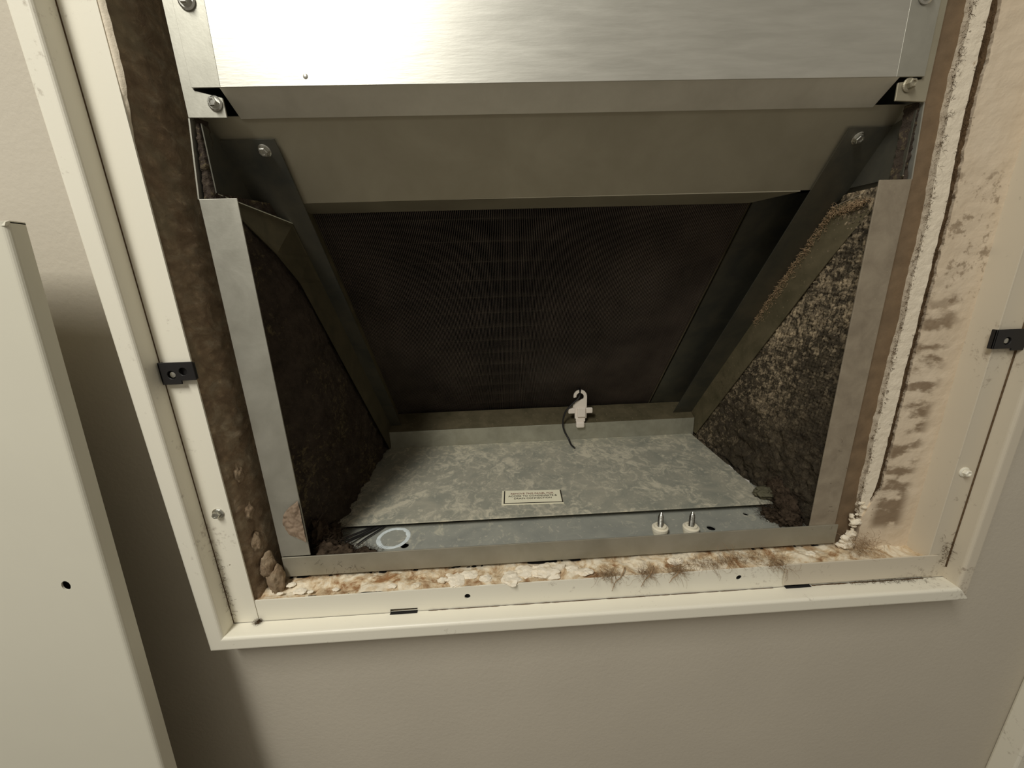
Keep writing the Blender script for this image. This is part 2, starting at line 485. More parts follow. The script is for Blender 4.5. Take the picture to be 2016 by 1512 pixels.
# bottom reveal: crumbled plaster ledge
def f_bot(u, v):
    x = -0.280 + u * 0.625; y = -0.0216 + v * 0.029
    p = (x, y, 0)
    h = 0.0032 * fb(p, 45, 4, 1.1) + 0.0008 * fb(p, 260, 4, 5.0) + 0.002 * nz(p, 20, 9)
    z = -0.0045 + h * (0.5 + 0.5 * math.sin(math.pi * min(1, v * 1.1))) + 0.001 * v
    z = min(z, 0.0005 if v < 0.75 else -0.0008)
    return (x, y, z)
wb = grid('wall_bottom', f_bot, 560, 34, PLASTER)
tag(wb, 'crumbled cream plaster ledge under the metal cabinet', kind='structure')
box('ledge_core', -0.30, 0.355, -0.0185, 0.10, -0.05, -0.012, PLASTER, wb, bevel=0)
rc = random.Random(4)
for i in range(24):
    x = rc.uniform(-0.262, 0.262); s = rc.uniform(0.0018, 0.0055)
    if i < 6: x = [-0.102, -0.092, -0.052, -0.040, -0.020, 0.004][i]; s = [.008, .006, .009, .008, .010, .006][i]
    y = rc.uniform(-0.019, -0.007)
    blob('plaster_chunk', (x, y, -0.0035), (s * rc.uniform(0.9, 1.6), s * 0.9, s * rc.uniform(0.3, 0.5)), i + 1.0, CHUNK, wb, 3, 0.40, 1.7)
rr_ = random.Random(12)
for i in range(26):
    z = rr_.uniform(-0.002, 0.045); x = 0.2665 + 0.010 * rr_.random() + 0.16 * max(0, z - 0.01); s = rr_.uniform(0.0012, 0.0036) * (1.5 if z < 0.012 else 1)
    blob('plaster_chunk', (x, -0.0015 - 0.003 * rr_.random(), z), (s * rr_.uniform(.8, 1.5), s * 0.8, s * rr_.uniform(.6, 1.0)), 60 + i, CHUNK, wb, 2, 0.5, 1.5)
for i, (x, z, s) in enumerate([(-0.263, 0.004, .010), (-0.268, 0.020, .009), (-0.272, 0.044, .007), (-0.2735, 0.075, .006), (-0.274, 0.11, .006)]):
    blob('plaster_chunk', (x, -0.008, z), (s * .6, s * 0.8, s * 1.3), 80 + i, FOAM, wl, 4, 0.35, 1.3)

# right reveal: brown backing, torn white plaster edge, dusty drywall face
wr = grid('wall_right', lambda u, v: (0.2608 + v * 0.10, 0.0042 + 0.0010 * fb((v * 0.1, 0, u * 0.7), 120, 4), -0.03 + u * 0.68), 200, 24, WOOD)
tag(wr, 'brown backing and dusty drywall on the right side of the opening', kind='structure')
def r_edge(z, o, a=0.0015): return a * nz((0, 0, z), 26, o) + a * 0.45 * nz((0, 0, z), 170, o)
def top_shift(z): return -0.004 * max(0, min(1, (z - 0.30) / 0.06))
def f_strip(u, v):
    z = 0.030 + u * 0.62
    w0 = 0.2765 + r_edge(z, 1.0) + top_shift(z); w1 = 0.2890 + r_edge(z, 4.0, 0.0010) + top_shift(z)
    if z < 0.065:
        k = (0.065 - z) / 0.035; w0 += 0.003 * k * (1 + nz((0, 0, z), 200, 3)); w1 -= 0.004 * k * (1 + nz((0, 0, z), 220, 6))
    t = max(0.0, min(1.0, (v - 0.1) / 0.8))
    x = w0 + (w1 - w0) * t
    y = -0.0030 + 0.0003 * fb((x, 0, z), 160, 3)
    if v < 0.05: x += 0.0030; y = 0.006
    elif v > 0.95: x -= 0.0030; y = 0.006
    return (x, y, z)
grid('torn_plaster_strip', f_strip, 420, 10, WHITEP, wr, False)
def f_crack(u, v):
    z = 0.045 + u * 0.61
    x = 0.2875 + v * 0.0085 + top_shift(z)
    return (x, -0.0016 + 0.0010 * fb((x, 0, z), 300, 4), z)
ck = grid('crack_dirt', f_crack, 300, 8, DUST, wr)
cz_ = strands('crack_fuzz', [((0.2905 + top_shift(0.05 + 0.02 * i), -0.0030, 0.05 + 0.02 * i), (.0010, .0004, .010)) for i in range(20)] + [((0.2766 + top_shift(0.03 + 0.02 * i), -0.0022, 0.03 + 0.02 * i), (.0006, .0008, .010)) for i in range(21)], 1500, 0.0032, 0.00016, 91, DUST, wr, flat=0.8)
cz_['kind'] = 'stuff'
def f_face(u, v):
    z = -0.028 + u * 0.68
    x0 = 0.2925 + r_edge(z, 7.0, 0.0016) + 0.0008 * nz((0, 0, z), 330, 2) + top_shift(z) * 0.5
    if z < 0.06: x0 -= 0.012 * min(1, (0.06 - z) / 0.03)
    t = max(0.0, (v - 0.03) / 0.97)
    x = x0 + (0.3355 - x0) * t
    y = -0.0045 + 0.0004 * fb((x, 0, z), 90, 4)
    if v < 0.02: x += 0.003; y = 0.004
    return (x, y, z)
grid('drywall_face', f_face, 460, 30, DRYW, wr, False)

# ================================================================== ACCESS DOOR FRAME
frame = thing('access_frame', 'white enamelled steel frame bordering the wall opening', 'door frame', (0.03, -0.023, -0.04))
FY, FR = -0.023, -0.038           # flange plane, front plane
ZT = 0.66
def rail(name, prof, axis, sgn, mat):
    """sweep an open profile (offset, y) with 1.1 mm thickness; offset is measured outward from the step line"""
    pts = prof
    k = len(pts)
    # offset copy to the back for thickness
    back = []
    for i, (a, y) in enumerate(pts):
        p0 = pts[max(0, i - 1)]; p1 = pts[min(k - 1, i + 1)]
        t = Vector((p1[0] - p0[0], p1[1] - p0[1])).normalized()
        n = Vector((-t.y, t.x))
        if n.y < -0.01 or (abs(n.y) < 0.02 and n.x < 0): n = -n
        back.append((a + n.x * 0.0011, y + n.y * 0.0011))
    loop = pts + back[::-1]
    V = []
    for end in (0, 1):
        for a, y in loop:
            if axis == 'z':
                x = sgn[0] + sgn[1] * a
                z = ZT if end else sgn[2] - max(a, 0)
                V.append((x, y, z))
            else:
                x = (sgn[1] - max(a, 0) if not end else sgn[2] + max(a, 0) * 0.85)
                V.append((x, y, sgn[0] - a))
    n = len(loop); F = []
    for i in range(n): F.append((i, (i + 1) % n, n + (i + 1) % n, n + i))
    F.append(tuple(range(n))[::-1]); F.append(tuple(range(n, 2 * n)))
    return mobj(name, V, F, mat, frame, smooth=False)
def prof(fr, w, wallback=WY + 0.0005, r=0.0025):
    p = [(0.0, FY), (0.0, fr + r)]
    for i in range(1, 5):
        a = i * math.pi / 8; p.append((r - r * math.cos(a), fr + r - r * math.sin(a)))
    for i in range(0, 5):
        a = i * math.pi / 8; p.append((w - r + r * math.sin(a), fr + r - r * math.cos(a)))
    p.append((w, wallback)); return p
r1 = rail('rail', prof(FR, 0.0135), 'z', (-0.298, -1, -0.0265), ENAMEL)
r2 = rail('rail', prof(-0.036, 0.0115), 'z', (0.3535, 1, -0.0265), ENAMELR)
r3 = rail('rail', prof(FR, 0.0135), 'x', (-0.0265, -0.298, 0.3535), ENAMEL)
r1['label'] = 'left upright rail'; r2['label'] = 'right upright rail'; r3['label'] = 'bottom rail'
# flanges with their holes
plate('flange', [(-0.2985, -0.026), (-0.2765, -0.026), (-0.2755, 0.66), (-0.2985, 0.66)], [circ(-0.288, 0.034, 0.0008, 8)], (0, FY, 0), (1, 0, 0), (0, 0, 1), (0, 0.0012, 0), ENAMEL, r1)
def slot(x0, x1, z0, z1): return [(x0, z0), (x1, z0), (x1, z1), (x0, z1)]
plate('flange', [(-0.2762, -0.0268), (0.352, -0.0268), (0.352, -0.0032), (-0.2762, -0.0046)],
      [circ(-0.0924, -0.0144, 0.0027, 14), circ(0.1558, -0.0132, 0.0027, 14), slot(-0.1618, -0.1376, -0.0262, -0.0232), slot(0.2005, 0.2247, -0.0262, -0.0232)],
      (0, FY + 0.0006, 0), (1, 0, 0), (0, 0, 1), (0, 0.0012, 0), ENAMEL, r3)
box('hole_backing', -0.27, 0.34, FY + 0.0035, FY + 0.0045, -0.0267, -0.0062, DARK, r3, 0)
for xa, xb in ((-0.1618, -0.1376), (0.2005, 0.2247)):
    box('slot_shade_strip', xa, xb, FY - 0.0020, FY + 0.0012, -0.0267, -0.0262, DARK, r3, 0)  # dark strip laid on the step, painted shade of the slot
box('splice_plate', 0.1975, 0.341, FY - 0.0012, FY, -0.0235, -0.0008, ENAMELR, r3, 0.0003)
# right flange and its return leg running back to the drywall
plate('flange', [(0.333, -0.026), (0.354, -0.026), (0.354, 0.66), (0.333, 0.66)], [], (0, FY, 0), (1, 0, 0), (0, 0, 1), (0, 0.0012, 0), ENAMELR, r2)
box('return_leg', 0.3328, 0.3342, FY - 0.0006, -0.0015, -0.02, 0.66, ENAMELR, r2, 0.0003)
# screws
hex_screw('screw', (-0.2858, FY, 0.0837), (0, -1, 0), frame, 0.0030)
hex_screw('screw', (0.342, FY, 0.0838), (0, -1, 0), frame, 0.0030, ENAMEL)
# settled dust lines in the step corners
V = []; F = []
rd = random.Random(8)
def dust_line(pts, r):
    tube_into(V, F, pts, r, 5)
dust_line([(-0.128 + i * 0.0046, FY - 0.0002, -0.0266 + rd.uniform(-.0003, .0003)) for i in range(70)], 0.0004)
dust_line([(0.226 + i * 0.004, FY - 0.0004, -0.0266 + rd.uniform(-.0004, .0004)) for i in range(28)], 0.0006)
dust_line([(0.3533, FY - 0.0002, -0.015 + i * 0.006 + rd.uniform(-.0004, .0004)) for i in range(42)], 0.0008)
dust_line([(-0.2979, FY - 0.0002, -0.026 + i * 0.006 + rd.uniform(-.0004, .0004)) for i in range(112)], 0.0004)
dl = mobj('dust_line', V, F, DUST, frame, smooth=True, recalc=False); dl['kind'] = 'stuff'
dd = strands('dust_fluff', [((0.349, FY - 0.001, 0.004), (.004, .0006, .008)), ((0.30, FY - 0.002, -0.0255), (.02, .0006, .0008)), ((-0.296, FY - 0.001, 0.02), (.0008, .001, .02)), ((-0.2765, FY - .001, -0.0255), (.001, .0008, .001))], 420, 0.005, 0.00013, 5, DUST, frame)
dd['kind'] = 'stuff'

# black spring clips
def clip(x0, x1, xs, z0, z1, label, flip):
    t = thing('spring_clip', label, 'clip', (0.5 * (x0 + x1), FY, z0), 'black clips on the frame uprights')
    holes = [circ(x0 + (x1 - x0) * 0.33, (z0 + z1) / 2 - 0.001, 0.0030, 14), circ(x0 + (x1 - x0) * 0.68, (z0 + z1) / 2 + 0.0012, 0.0028, 14)]
    dz = 0.0026
    if flip:
        out = [(x0, z0 + 0.001), (xs, z0 + 0.001), (xs, z0 - dz * .3), (x1, z0 - dz * .3), (x1, z1), (x0, z1)]; holes = holes[:1]
    else:
        out = [(x0, z0), (xs, z0), (xs, z0 + dz), (x1, z0 + dz), (x1, z1), (x0, z1)]
    plate('clip_leaf', out, holes, (0, FY - 0.0042, 0), (1, 0, 0), (0, 0, 1), (0, 0.0012, 0), BLACKP, t, 0.0002)
    plate('clip_leaf', [(x0 + .001, z0 + .001), (x1 - .001, z0 + .003), (x1 - .001, z1 - .001), (x0 + .001, z1 - .001)], [], (0, FY - 0.0016, 0), (1, 0, 0), (0, 0, 1), (0, 0.0012, 0), BLACKP, t)
    box('clip_bend', x0, x0 + 0.0014, FY - 0.0042, FY - 0.0004, z0 + .001, z1, BLACKP, t, 0.0004)
    M = frame_mat((holes[0][0][0] - 0.0028, FY - 0.0024, (z0 + z1) / 2 - 0.001), (0, -1, 0)); V = []; F = []
    lathe_into(V, F, [(0.0022, 0), (0.0020, 0.0010), (0.0006, 0.0013)], 14, M)
    mobj('rivet', V, F, STEEL, t, smooth=False)
    return t
clip(-0.2965, -0.2725, -0.283, 0.1925, 0.2085, 'black steel spring clip on the left frame flange', False)
clip(0.3275, 0.360, 0.3435, 0.1915, 0.2075, 'black steel spring clip at the right edge of the picture', True)

# ================================================================== CABINET
cab = thing('air_handler_cabinet', 'galvanized air handler cabinet recessed in the wall', 'air handler', (0, 0, 0))
# side flanges (front faces) lower
box('side_flange', -0.2602, -0.2342, 0, 0.0012, 0.0212, 0.3185, GALV, cab, 0.0003)
box('side_flange', 0.2350, 0.2602, 0, 0.0012, 0.0192, 0.3196, GALVD, cab, 0.0003)
fbm = galv('bottom_flange_metal', srgb(150, 145, 128), srgb(168, 162, 146), 0.55, 0.5, 18)
box('bottom_flange', -0.2595, 0.2625, -0.0012, 0, 0.0, 0.0206, fbm, cab, 0.0003)
# side walls, back, top
box('side_wall', -0.2606, -0.2594, 0.0012, 0.37, 0.0, 0.3185, GALV, cab, 0)
sheet('side_wall', [(-0.2606, 0.0012, 0.3185), (-0.2548, 0.0012, 0.368), (-0.2548, 0.37, 0.368), (-0.2606, 0.37, 0.3185)], 0.0010, GALV, cab)
box('side_wall', -0.2548, -0.2536, 0.0012, 0.37, 0.368, 0.66, GALV, cab, 0)
box('side_wall', 0.2594, 0.2606, 0.0012, 0.37, 0.0, 0.3196, GALV, cab, 0)
sheet('side_wall', [(0.2606, 0.0012, 0.3196), (0.2606, 0.37, 0.3196), (0.2572, 0.37, 0.3695), (0.2572, 0.0012, 0.3695)], 0.0010, GALV, cab)
box('side_wall', 0.2560, 0.2572, 0.0012, 0.37, 0.3695, 0.66, GALV, cab, 0)
box('back_wall', -0.2594, 0.2594, 0.3688, 0.37, 0.0, 0.66, DARK, cab, 0)
box('top_wall', -0.2594, 0.2594, 0.0012, 0.3688, 0.6588, 0.66, GALV, cab, 0)
# upper uprights with corner tabs behind the cover
plate('corner_tab', [(-0.2548, 0.368), (-0.2298, 0.3675), (-0.2302, 0.3790), (-0.2475, 0.3835), (-0.2475, 0.655), (-0.2548, 0.655)], [], (0, 0.0, 0), (1, 0, 0), (0, 0, 1), (0, 0.0012, 0), GALV, cab, 0.0002)
plate('corner_tab', [(0.2345, 0.3705), (0.2572, 0.3695), (0.2572, 0.655), (0.2508, 0.655), (0.2508, 0.3835), (0.2340, 0.3815)], [], (0, 0.0, 0), (1, 0, 0), (0, 0, 1), (0, 0.0012, 0), DULL, cab, 0.0002)
hex_screw('screw', (-0.2352, -0.0002, 0.3757), (0, -1, 0), cab, 0.0030)
hex_screw('screw', (0.2415, -0.0002, 0.3798), (0, -1, 0), cab, 0.0030, DULL)
# base pan with drain and screw holes
plate('base_pan', [(-0.2588, 0.001), (0.2588, 0.001), (0.2588, 0.11), (-0.2588, 0.11)],
      [circ(-0.1578, 0.0302, 0.0042, 16), circ(0.1568, 0.0290, 0.0042, 16), circ(0.2065, 0.0487, 0.0028, 12)],
      (0, 0, 0.0022), (1, 0, 0), (0, 1, 0), (0, 0, -0.0014), FLOOR2, cab)
box('pan_underside', -0.2588, 0.2588, 0.002, 0.30, -0.0065, -0.0045, DARK, cab, 0)
# mineral ring left on the pan
ring = []
V = []; F = []; N = 56
for i in range(N):
    a = 2 * math.pi * i / N
    w = 0.0042 + 0.0016 * nz((math.cos(a), math.sin(a), 0), 1.6, 2) + 0.0010 * nz((math.cos(a), math.sin(a), 3), 5)
    ro = 0.0172 + 0.0006 * nz((math.cos(a), math.sin(a), 1), 3)
    for r, h in ((ro, 0.00225), (ro - w * 0.5, 0.0026), (ro - w, 0.00225)):
        V.append((-0.1722 + r * math.cos(a), 0.0430 + r * math.sin(a), h))
for i in range(N):
    j = (i + 1) % N
    for k in range(2): F.append((i * 3 + k, j * 3 + k, j * 3 + k + 1, i * 3 + k + 1))
rg = mobj('mineral_ring', V, F, CHALK, cab, smooth=True); rg['label'] = 'white mineral ring mark'
# duct liner on the cabinet sides
NRM = Vector((0, 0.796, 0.606))
def yB(z): return 0.06 - (z - 0.309) * 0.7613      # inclined plane through the coil brackets
def f_linerL(u, v):
    # u front->back, v bottom->top
    z = 0.001 + v * 0.322
    yb = max(0.0035, min(0.285, yB(z) - 0.004))
    y = 0.0022 + u * (yb - 0.0022)
    x = -0.249 + 0.021 * min(1, y / 0.065) if z > 0.2 else -0.249 + 0.019 * min(1, y / 0.065)
    p = (0, y, z)
    low = max(0, min(1, (0.17 - z + 0.25 * (0.10 - y)) / 0.12))
    x += -0.0010 + (0.0014 + 0.003 * low) * fb(p, 70, 5, 2) + 0.0008 * fb(p, 330, 3) - 0.001
    return (min(x, -0.2275), y, z)
lnL = grid('duct_liner', f_linerL, 130, 170, LINER, cab); lnL['label'] = 'black fuzzy duct liner'
def f_linerR(u, v):
    z = 0.001 + v * 0.318
    yb = max(0.0035, min(0.285, yB(z) - 0.004))
    y = 0.0022 + u * (yb - 0.0022)
    x = 0.2535
    p = (0, y, z)
    low = max(0, min(1, (0.12 - z) / 0.08)); hi = 1 - low
    cell = math.sin((y * 0.6 + z * 0.8) * 2 * math.pi / 0.0052 + nz(p, 200)) * math.sin((y * 0.8 - z * 0.6) * 2 * math.pi / 0.0060 + 2 * nz(p, 160, 4))
    x -= 0.0012 * hi * cell + (0.0012 + 0.0030 * low) * fb(p, 70, 5, 7) + 0.0009 * fb(p, 320, 3)
    return (max(x, 0.2512), y, z)
lnR = grid('duct_liner', lambda u, v: f_linerR(1 - u, v), 190, 230, LINERD, cab); lnR['label'] = 'dust-crusted duct liner'
# liner ends visible above the flanges
def f_endL(u, v):
    z = 0.305 + v * 0.064; x = -0.2592 + max(0, z - 0.3185) * 0.117 + u * (0.0095 - max(0, z - 0.3185) * 0.1)
    return (x, 0.004 + 0.0015 * fb((x, 0, z), 240, 4) + 0.012 * max(0, u - .5), z)
grid('liner_edge', f_endL, 16, 60, LINER, cab)
def f_endR(u, v):
    x = 0.2525 + u * 0.0068; z = 0.315 + v * 0.056
    return (x, 0.004 + 0.0015 * fb((x, 0, z), 240, 4) + 0.012 * max(0, .5 - u), z)
grid('liner_edge', f_endR, 12, 60, LINER, cab)

# ================================================================== UPPER COVER PANEL
cov = thing('cover_panel', 'bright galvanized cover panel screwed above the opening', 'panel', (0, -0.002, 0.384))
def cvx(t): return t
pts = [(-0.2290, 0.3842), (0.2300, 0.3842), (0.2270, 0.655), (-0.2240, 0.655)]
plate('cover_sheet', pts, [], (0, -0.0020, 0), (1, 0, 0), (0, 0, 1), (0, 0.0012, 0), COVER, cov, 0.0002)
plate('dimmed_side_hem', [(-0.2475, 0.3842), (-0.2290, 0.3842), (-0.2240, 0.655), (-0.2475, 0.655)], [], (0, -0.0018, 0), (1, 0, 0), (0, 0, 1), (0, 0.0010, 0), GALV, cov, 0.0002)  # side strips in duller metal: their weaker reflection is put into the colour
plate('dimmed_side_hem', [(0.2300, 0.3842), (0.2506, 0.3842), (0.2506, 0.655), (0.2270, 0.655)], [], (0, -0.0018, 0), (1, 0, 0), (0, 0, 1), (0, 0.0010, 0), GALV, cov, 0.0002)
# lip folded back at 45 degrees
sheet('folded_lip', [(-0.2300, -0.0018, 0.3845), (0.2330, -0.0018, 0.3845), (0.2310, 0.0135, 0.3715), (-0.2282, 0.0135, 0.3715)], 0.0011, LIPM, cov, 0.0002)
hex_screw('screw', (-0.2385, -0.002, 0.4300), (0, -1, 0), cov, 0.0034)
hex_screw('screw', (0.2390, -0.002, 0.4300), (0, -1, 0), cov, 0.0034)
V = []; F = []
lathe_into(V, F, [(0.0016, 0), (0.0012, 0.0004), (0.0002, 0.0005)], 14, frame_mat((-0.1735, -0.0020, 0.3895), (0, -1, 0)))
mobj('dimple', V, F, COVER, cov, smooth=True)

# ================================================================== BLOCK-OFF PLATE
blk = thing('blockoff_plate', 'dull grey sloping plate below the cover panel', 'plate', (0, yB(0.3225), 0.3225))
def onB(x, z, off=0.0): return Vector((x, yB(z), z)) + NRM * off
zt = 0.372
sheet('plate_face', [onB(-0.2585, zt, .0016), onB(0.2585, zt, .0016), onB(0.2585, 0.3225, .0016), onB(-0.2585, 0.3225, .0016)], 0.0011, DULL, blk)
yb_ = yB(0.3225) + 0.0013
sheet('folded_flange', [(-0.214, yb_, 0.3238), (0.214, yb_, 0.3225), (0.190, yb_ + 0.032, 0.3195), (-0.222, yb_ + 0.032, 0.3205)], 0.0011, DULL, blk)
# ================================================================== COIL BRACKETS
def bracket(label, xi, xf, xo, sgn, sc, fm):
    t = thing('coil_bracket', label, 'bracket', (xi, yB(0.012), 0.012), 'sloping coil brackets')
    top = 0.3612
    P = [onB(xi + sgn * 0.0005, top), onB(xo, top), onB(xo, 0.3235), onB(xf, 0.309), onB(xf, 0.0125), onB(xi, 0.0125), onB(xi, top - 0.005)]
    if sgn > 0: P = P[::-1]
    f = sheet('bracket_face', P, 0.0010, DARKM, t)
    # side strip folded forward along the cabinet side
    W = 0.043
    A = [Vector((xf, yB(0.309), 0.309)), Vector((xo, 0.003, 0.322)), Vector((xo, 0.003, 0.322 - 0.001)),
         Vector((xf, yB(0.26) - W, 0.26)), Vector((xf, yB(0.04) - W * 0.95, 0.04)), Vector((xf, yB(0.0125) - 0.02, 0.0125)), Vector((xf, yB(0.0125), 0.0125))]
    v = []; fc = []
    quads = []
    zs = [0.0125, 0.03, 0.06, 0.12, 0.20, 0.26, 0.283]
    for z in zs: quads.append((z, yB(z), max(0.004, yB(z) - W)))
    for z, y1, y0 in quads:
        xfwd = xf + (xo - xf) * max(0, min(1, (0.050 - y0) / 0.046)) * 0.95
        v += [(xf, y1, z), (xfwd, y0, z)]
    v += [(xf, yB(0.309), 0.309), (xo, 0.0035, 0.3225)]
    n = len(v) // 2
    for i in range(n - 1): fc.append((2 * i, 2 * i + 1, 2 * i + 3, 2 * i + 2))
    # give the strip thickness
    k = len(v)
    v2 = v + [(x + sgn * 0.0009, y, z) for x, y, z in v]
    fc2 = fc + [tuple(k + i for i in q[::-1]) for q in fc]
    ring = [2 * i for i in range(n)] + [2 * i + 1 for i in range(n - 1, -1, -1)]
    for a, b in zip(ring, ring[1:] + ring[:1]): fc2.append((a, b, k + b, k + a))
    mobj('side_strip', v2, fc2, fm, t)
    # upper wing beside the plate
    wing = [Vector((xo, 0.0035, 0.3225)), Vector((xo, 0.0035, 0.366)), Vector((xo, yB(0.3612), 0.3612)), Vector((xo, yB(0.3235), 0.3235))]
    if sgn < 0: wing = wing[::-1]
    sheet('upper_wing', wing, 0.0008, DARKM, t)
    V = []; F = []
    tube_into(V, F, [(xo, 0.0032, 0.3228), (xf, yB(0.309) - 0.0002, 0.3094)], 0.0005, 6)
    mobj('cut_edge', V, F, STEEL if sgn < 0 else GALVD, t)
    hex_screw('screw', onB(sc, 0.3552, -0.0001), -NRM, t, 0.0032)
    return t
bracket('dark sloping sheet-metal coil bracket on the left', -0.2105, -0.2262, -0.2500, -1, -0.2215, OLIVED)
br = bracket('dusty sloping sheet-metal coil bracket on the right', 0.2215, 0.2512, 0.2560, 1, 0.2335, OLIVE)
TAN = plain('tan_dust_crust', srgb(178, 152, 120), 1.0, 0, 0.25, 300, spec=0.05)
dc = strands('dust_crust', [((0.2506, yB(0.306 - 0.008 * i) - 0.005, 0.306 - 0.008 * i), (.0003, .0022, .004)) for i in range(14)] + [((0.2512, 0.030 + 0.006 * i, 0.309 - 0.001 * i), (.0003, .004, .0016)) for i in range(4)], 1300, 0.0045, 0.00022, 77, TAN, br, flat=0.8)
dc['kind'] = 'stuff'

# ================================================================== COIL
coil = thing('evaporator_coil', 'soot-black finned evaporator coil sloping at the back', 'coil', (0, 0.29, 0.04))
OFF = 0.028
def cpt(x, s, d=0.0):
    """s = distance down the slope from the top edge, d = depth behind the fin tips"""
    top = Vector((x, 0.0865, 0.3200)) + Vector((0, 0, 0))
    return top + Vector((0, 0.606, -0.796)) * s + NRM * d
LEN = 0.345
V = []; F = []
nf = 236; x0c, x1c = -0.222, 0.193
rf = random.Random(3)
for i in range(nf):
    x = x0c + (x1c - x0c) * (i + 0.5) / nf
    w = 0.00022
    e = rf.uniform(0, 0.0005)
    b = len(V)
    for s in (-0.012, LEN):
        for dx, d in ((-w, e), (w, e), (w, 0.012), (-w, 0.012)):
            V.append(cpt(x + dx, s, d))
    F += [tuple(b + q for q in f) for f in BOXF]
fp = mobj('fin_pack', V, F, FIN, coil, recalc=False); fp['kind'] = 'stuff'
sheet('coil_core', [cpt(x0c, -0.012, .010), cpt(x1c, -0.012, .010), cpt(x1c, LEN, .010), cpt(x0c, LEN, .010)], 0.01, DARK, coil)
proto = None
for k in range(14):
    s = 0.010 + k * 0.0240
    if proto is None:
        V = []; F = []
        a = cpt(x0c, 0, 0.0085); bq = cpt(x1c, 0, 0.0085)
        tube_into(V, F, [a, bq], 0.0048, 8)
        proto = mobj('coil_tube', V, F, COPPER, coil, smooth=True); base = proto.location.copy()
        proto.location = base + Vector((0, 0.606, -0.796)) * s
    else:
        c = proto.copy(); COL.objects.link(c); c.parent = coil
        c.location = base + Vector((0, 0.606, -0.796)) * s
# coil end frames
def endframe(xa, xb, dfront, mat, nm='end_frame'):
    sheet(nm, [cpt(xa, -0.01, dfront), cpt(xb, -0.01, dfront), cpt(xb, LEN, dfront), cpt(xa, LEN, dfront)], 0.0012, mat, coil)
endframe(0.1925, 0.2585, -0.0030, DARKM)
sheet('end_flange', [cpt(0.1925, -0.01, -0.003), cpt(0.1925, LEN, -0.003), cpt(0.1925, LEN, 0.010), cpt(0.1925, -0.01, 0.010)], 0.0012, OLIVE, coil)
endframe(-0.2585, -0.2215, -0.0030, DARKM)
sheet('end_flange', [cpt(-0.2215, -0.01, -0.009), cpt(-0.2215, LEN, -0.009), cpt(-0.2215, LEN, 0.010), cpt(-0.2215, -0.01, 0.010)], 0.0012, OLIVE, coil)
# drain pan sill in front of the coil foot
SILL = galv('sill_metal', srgb(146, 144, 128), srgb(168, 166, 150), 0.55, 0.4, 40)
pan = thing('drain_pan', 'grey drain pan sill running along the foot of the coil', 'drain pan', (0, 0.25, 0.0))
box('pan_front', -0.2275, 0.2505, 0.2495, 0.2507, 0.0, 0.0368, SILL, pan, 0.0003)
sheet('pan_ledge', [(-0.2275, 0.2500, 0.0372), (0.2505, 0.2500, 0.0360), (0.2505, 0.2860, 0.0510), (-0.2275, 0.2860, 0.0525)], 0.001, OLIVE, pan)
box('pan_floor', -0.2275, 0.2505, 0.2507, 0.3685, 0.0, 0.0012, SILL, pan, 0)

# ================================================================== FLOOR COVER PLATE
fcv = thing('drain_cover_plate', 'mineral-stained grey metal plate on the cabinet floor', 'plate', (0, 0.058, 0.0085))
sheet('plate_sheet', [(-0.2395, 0.0565, 0.0090), (0.2400, 0.0535, 0.0090), (0.2470, 0.2494, 0.0090), (-0.2400, 0.2494, 0.0090)], 0.0012, FLOORM, fcv, 0.0003)
box('plate_support', -0.236, 0.236, 0.064, 0.067, 0.0023, 0.0090, DARK, fcv, 0)
# label
lab = sheet('caution_label', [(-0.0588, 0.0788, 0.0103), (0.0118, 0.0756, 0.0103), (0.0130, 0.1044, 0.0103), (-0.0573, 0.1086, 0.0103)], 0.0003, PAPER, fcv)
lab['label'] = 'small cream printed label'
lx = Vector((0.0706, -0.0032, 0)).normalized(); ly = Vector((0.0015, 0.0290, 0)).normalized()
lo = Vector((-0.0588, 0.0788, 0.0107))
def lp(a, b): return lo + lx * a + ly * b
def bar(a0, a1, b0, b1): 
    return sheet('label_border', [lp(a0, b0), lp(a1, b0), lp(a1, b1), lp(a0, b1)], 0.0002, INK, lab)
bar(0.0022, 0.0035, 0.0020, 0.0285); bar(0.0022, 0.0700, 0.0020, 0.0032); bar(0.0690, 0.0704, 0.0020, 0.0280)
def text(s, size, a, b, mat):
    cu = bpy.data.curves.new('t', 'FONT'); cu.body = s; cu.size = size; cu.align_x = 'CENTER'; cu.extrude = 0.00008
    to = bpy.data.objects.new('t', cu); COL.objects.link(to)
    bpy.context.view_layer.update()
    me = bpy.data.meshes.new_from_object(to.evaluated_get(bpy.context.evaluated_depsgraph_get()))
    bpy.data.objects.remove(to, do_unlink=True)
    Mx = Matrix((lx, ly, Vector((0, 0, 1)))).transposed().to_4x4()
    me.transform(Matrix.Translation(lp(a, b) + Vector((0, 0, 0.0001))) @ Mx)
    me.materials.clear(); me.materials.append(mat)
    o = bpy.data.objects.new('label_text', me); COL.objects.link(o)
    return put(o, lab)
text('REMOVE THIS PANEL FOR', 0.0044, 0.0355, 0.0205, REDINK)
text('ACCESS TO CONDENSATE &', 0.0044, 0.0360, 0.0155, INK)
text('DRAIN CONNECTION', 0.0044, 0.0360, 0.0105, INK)

